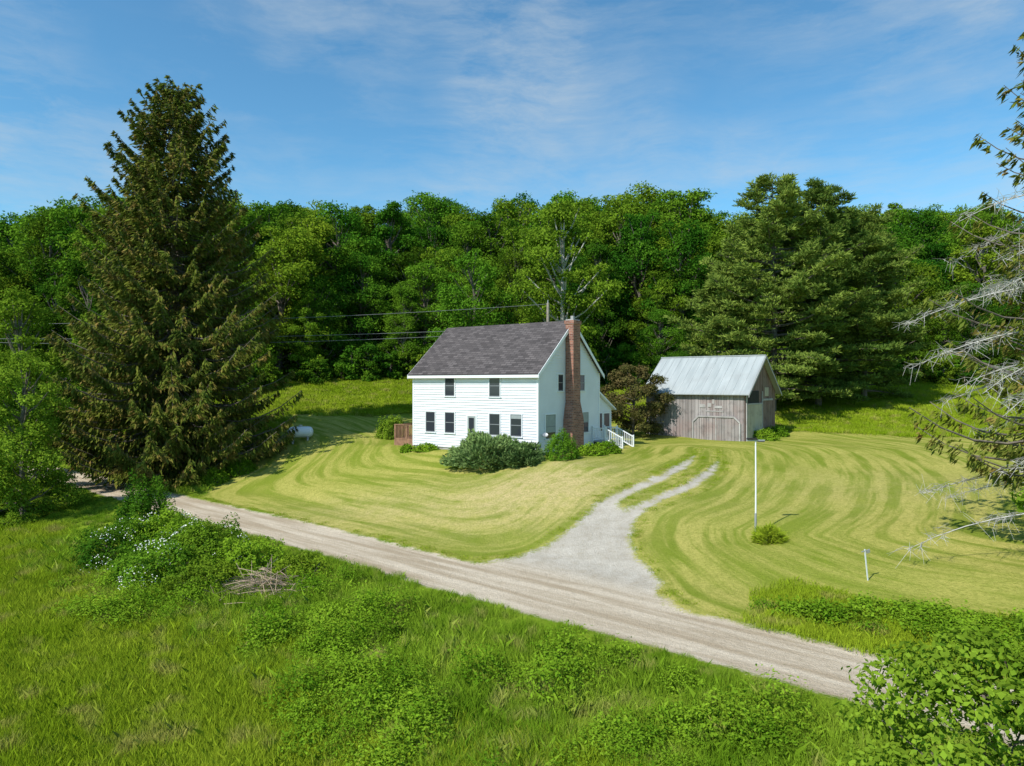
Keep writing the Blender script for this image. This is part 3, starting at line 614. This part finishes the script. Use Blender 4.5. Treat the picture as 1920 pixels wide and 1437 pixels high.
# ---------------- grass
def grasspatch(name,n,r0,h0,h1,w,mt,lean=.35):
    rr_=r0*np.sqrt(R.uniform(0,1,n))*1.15; th_=R.uniform(0,2*pi,n)
    b=np.stack([rr_*np.cos(th_),rr_*np.sin(th_),np.zeros(n)-.03],1); h=R.uniform(h0,h1,n)*(1-.35*(rr_/r0/1.15)**2); az=R.uniform(0,2*pi,n)
    s=np.stack([np.cos(az),np.sin(az),np.zeros(n)],1)*w/2; ln=R.normal(size=(n,2))*lean*h[:,None]
    mid=b+np.stack([ln[:,0]*.3,ln[:,1]*.3,h*.6],1); tip=b+np.stack([ln[:,0],ln[:,1],h],1)
    v=np.stack([b-s,b+s,mid+s*.8,tip,mid-s*.8],1).reshape(-1,3); f=np.arange(5*n).reshape(n,5)
    return build(name,[(v,f,0)],[M[mt]])
def region(n,x0,x1,y0,y1,fn):
    x=R.uniform(x0,x1,n);y=R.uniform(y0,y1,n);k=(np.abs(x)<.80*y+2)&fn(x,y); return x[k],y[k]
AA=lambda x,y:-.757*x+.653*y
ga=[grasspatch(f'tall_grass_{k}',500,.85,.14,.46,.012,'grass',.33) for k in range(4)]
x,y=region(14000,-45,16,10,60,lambda x,y:(dd(x,y)<11.8+.8*np.sin(x*.7))&(dd(x,y)>-12))
scat_xy('meadow_grass',x,y,R.uniform(.8,1.2,len(x)),ga)
gb=[grasspatch(f'bank_grass_{k}',380,.6,.15,.66,.014,'dgrass',.36) for k in range(4)]
def bank(x,y):
    d=dd(x,y); return (d>9.8+.6*np.sin(x))&(d<16.85)&(R.uniform(size=x.shape)<np.where(d>14.5,1,.8))
x,y=region(15000,-45,20,8,62,bank); dq=dd(x,y)
scat_xy('bank_grass',x,y,R.uniform(.6,1.2,len(x))*np.interp(dq,[9,15.6,16.8],[1,.9,.45])*np.where(AA(x,y)>40,.5,1),gb)
def weeds(name,seed,n=420,r=.5,h=.55,ls=.09):
    q=np.random.default_rng(seed); d=nrm(q.normal(size=(n,3))); d[:,2]=np.abs(d[:,2]); rad=q.uniform(.3,1.1,n)**.5
    P=d*rad[:,None]*np.array([r,r,h])*(1+.25*np.sin(d[:,0:1]*7)*np.sin(d[:,1:2]*6)); v,f=cards(P,d*.3+q.normal(size=(n,3))*.45+np.array([0,0,.9]),ls*q.uniform(.6,1.5,n),ls*.65,q.normal(size=(n,3)))
    return build(name,[(v,f,0)],[M['bramble']])
wp=[weeds(f'bramble_{k}',200+k,n=750,r=.65,h=.45+.12*k,ls=.07) for k in range(4)]
def brm(x,y):
    d=dd(x,y); nz=np.sin(x*.9+y*.3)+np.sin(y*1.1-x*.5)+R.normal(size=x.shape)*.6
    return (d>9.6+1.2*np.sin(x*.5))&(d<16.0)&(nz>np.where(d>14.5,.6,-.1))&(AA(x,y)<40)
x,y=region(8000,-45,20,8,62,brm)
scat_xy('bramble_thicket',x,y,R.uniform(.5,1.4,len(x)),wp,.15)
def fb(x,y):
    l=lawnmask(x,y); d=dd(x,y); return (d>20.9)&(l<.1)&(y<50)&(x>6)
x,y=region(12000,4,34,5,40,fb)
wp2=[weeds(f'verge_weed_{k}',220+k,n=320,h=.4,ls=.085) for k in range(3)]
k=R.uniform(size=len(x))<.6*(np.sin(x*1.1)+np.sin(y*1.3)>-.6)*sm(dd(x,y),21.2,22.6)
scat_xy('verge_weeds',x[k],y[k],R.uniform(.5,1.4,k.sum()),wp2,.15)
gc=[grasspatch(f'verge_grass_{k}',240,.6,.1,.36,.016,'grass') for k in range(3)]
scat_xy('verge_grass',x[~k],y[~k],R.uniform(.6,1.1,(~k).sum()),gc)
gd=[grasspatch(f'lawn_edge_grass_{k}',90,.3,.03,.10,.014,'grass',.6) for k in range(2)]
x=R.uniform(-25,22,60000);y=R.uniform(12,50,60000); d,a,g,sd,dv=masks(x,y); kk=(g<-.12)&(g>-.55)&(dd(x,y)>20)&(R.uniform(size=x.shape)<.3)
scat_xy('lawn_edge_grass',x[kk],y[kk],R.uniform(.6,1.2,kk.sum()),gd)
gm_=[grasspatch(f'hay_grass_{k}',200,1.1,.15,.4,.04,'grass') for k in range(3)]
def hm(x,y): return (lawnmask(x,y)<0)&(y>50)&(dd(x,y)>23)&(y<92)
x,y=region(11000,-50,66,50,92,hm)
scat_xy('hay_meadow',x,y,R.uniform(.7,1.1,len(x)),gm_)
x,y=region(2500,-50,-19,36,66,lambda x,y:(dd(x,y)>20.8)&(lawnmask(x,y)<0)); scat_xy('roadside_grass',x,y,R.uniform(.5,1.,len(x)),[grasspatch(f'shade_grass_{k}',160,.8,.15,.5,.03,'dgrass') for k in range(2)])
# ---------------- light, sky, camera
EL=math.radians(47); sx_,sy_=-.72,-.69
L=bpy.data.lights.new('sun','SUN'); L.energy=5.0; L.angle=math.radians(.5); L.color=(1,.96,.90)
so=bpy.data.objects.new('sun',L); SC.objects.link(so)
dirv=Vector((sx_*math.cos(EL),sy_*math.cos(EL),math.sin(EL))); so.rotation_euler=dirv.to_track_quat('Z','Y').to_euler()
w=bpy.data.worlds.new('World'); bpy.context.scene.world=w; w.use_nodes=True; nt=w.node_tree
bg=nt.nodes['Background']; sk=nd(nt,'ShaderNodeTexSky',sky_type='NISHITA'); sk.sun_disc=False; sk.sun_elevation=EL; sk.sun_rotation=math.atan2(sx_,sy_)%(2*pi)
sk.air_density=1.0; sk.dust_density=.3; sk.ozone_density=1.5; sk.altitude=300
tc=nt.nodes.new('ShaderNodeTexCoord')
mp=nd(nt,'ShaderNodeMapping',{'Vector':tc.outputs['Generated'],'Rotation':(.0,math.radians(24),0),'Scale':(1.5,1.5,6.5)})
wob=nd(nt,'ShaderNodeTexNoise',{'Vector':tc.outputs['Generated'],'Scale':3.0,'Detail':5})
va=nd(nt,'ShaderNodeVectorMath',{0:wob.outputs['Color'],1:(.5,.5,.45)},operation='MULTIPLY')
vb=nd(nt,'ShaderNodeVectorMath',{0:va.outputs[0],1:mp.outputs[0]},operation='ADD')
c1=noise(nt,vb.outputs[0],2.2,12,.68); c2=noise(nt,tc.outputs['Generated'],3.6,3)
cf=mth(nt,'MULTIPLY',rng(nt,c1,.41,.75),rng(nt,c2,.34,.60),True)
cf=mth(nt,'MULTIPLY',cf,.75,True)
hs=nd(nt,'ShaderNodeHueSaturation',{'Color':sk.outputs[0],'Saturation':1.08,'Value':1.75})
skc=mix(nt,1.0,hs.outputs[0],(.52,.82,.84),'MULTIPLY')
colr=mix(nt,cf,skc,(4.7,5.4,5.9))
nt.links.new(colr,bg.inputs['Color']); bg.inputs['Strength'].default_value=.12
cam=bpy.data.cameras.new('camera'); co=bpy.data.objects.new('camera',cam); SC.objects.link(co); co.location=(0,0,7.3); co.rotation_euler=(pi/2,0,0)
cam.lens=24.4; cam.sensor_width=36; cam.clip_end=5000; bpy.context.scene.camera=co
bpy.context.scene.view_settings.view_transform='Standard'
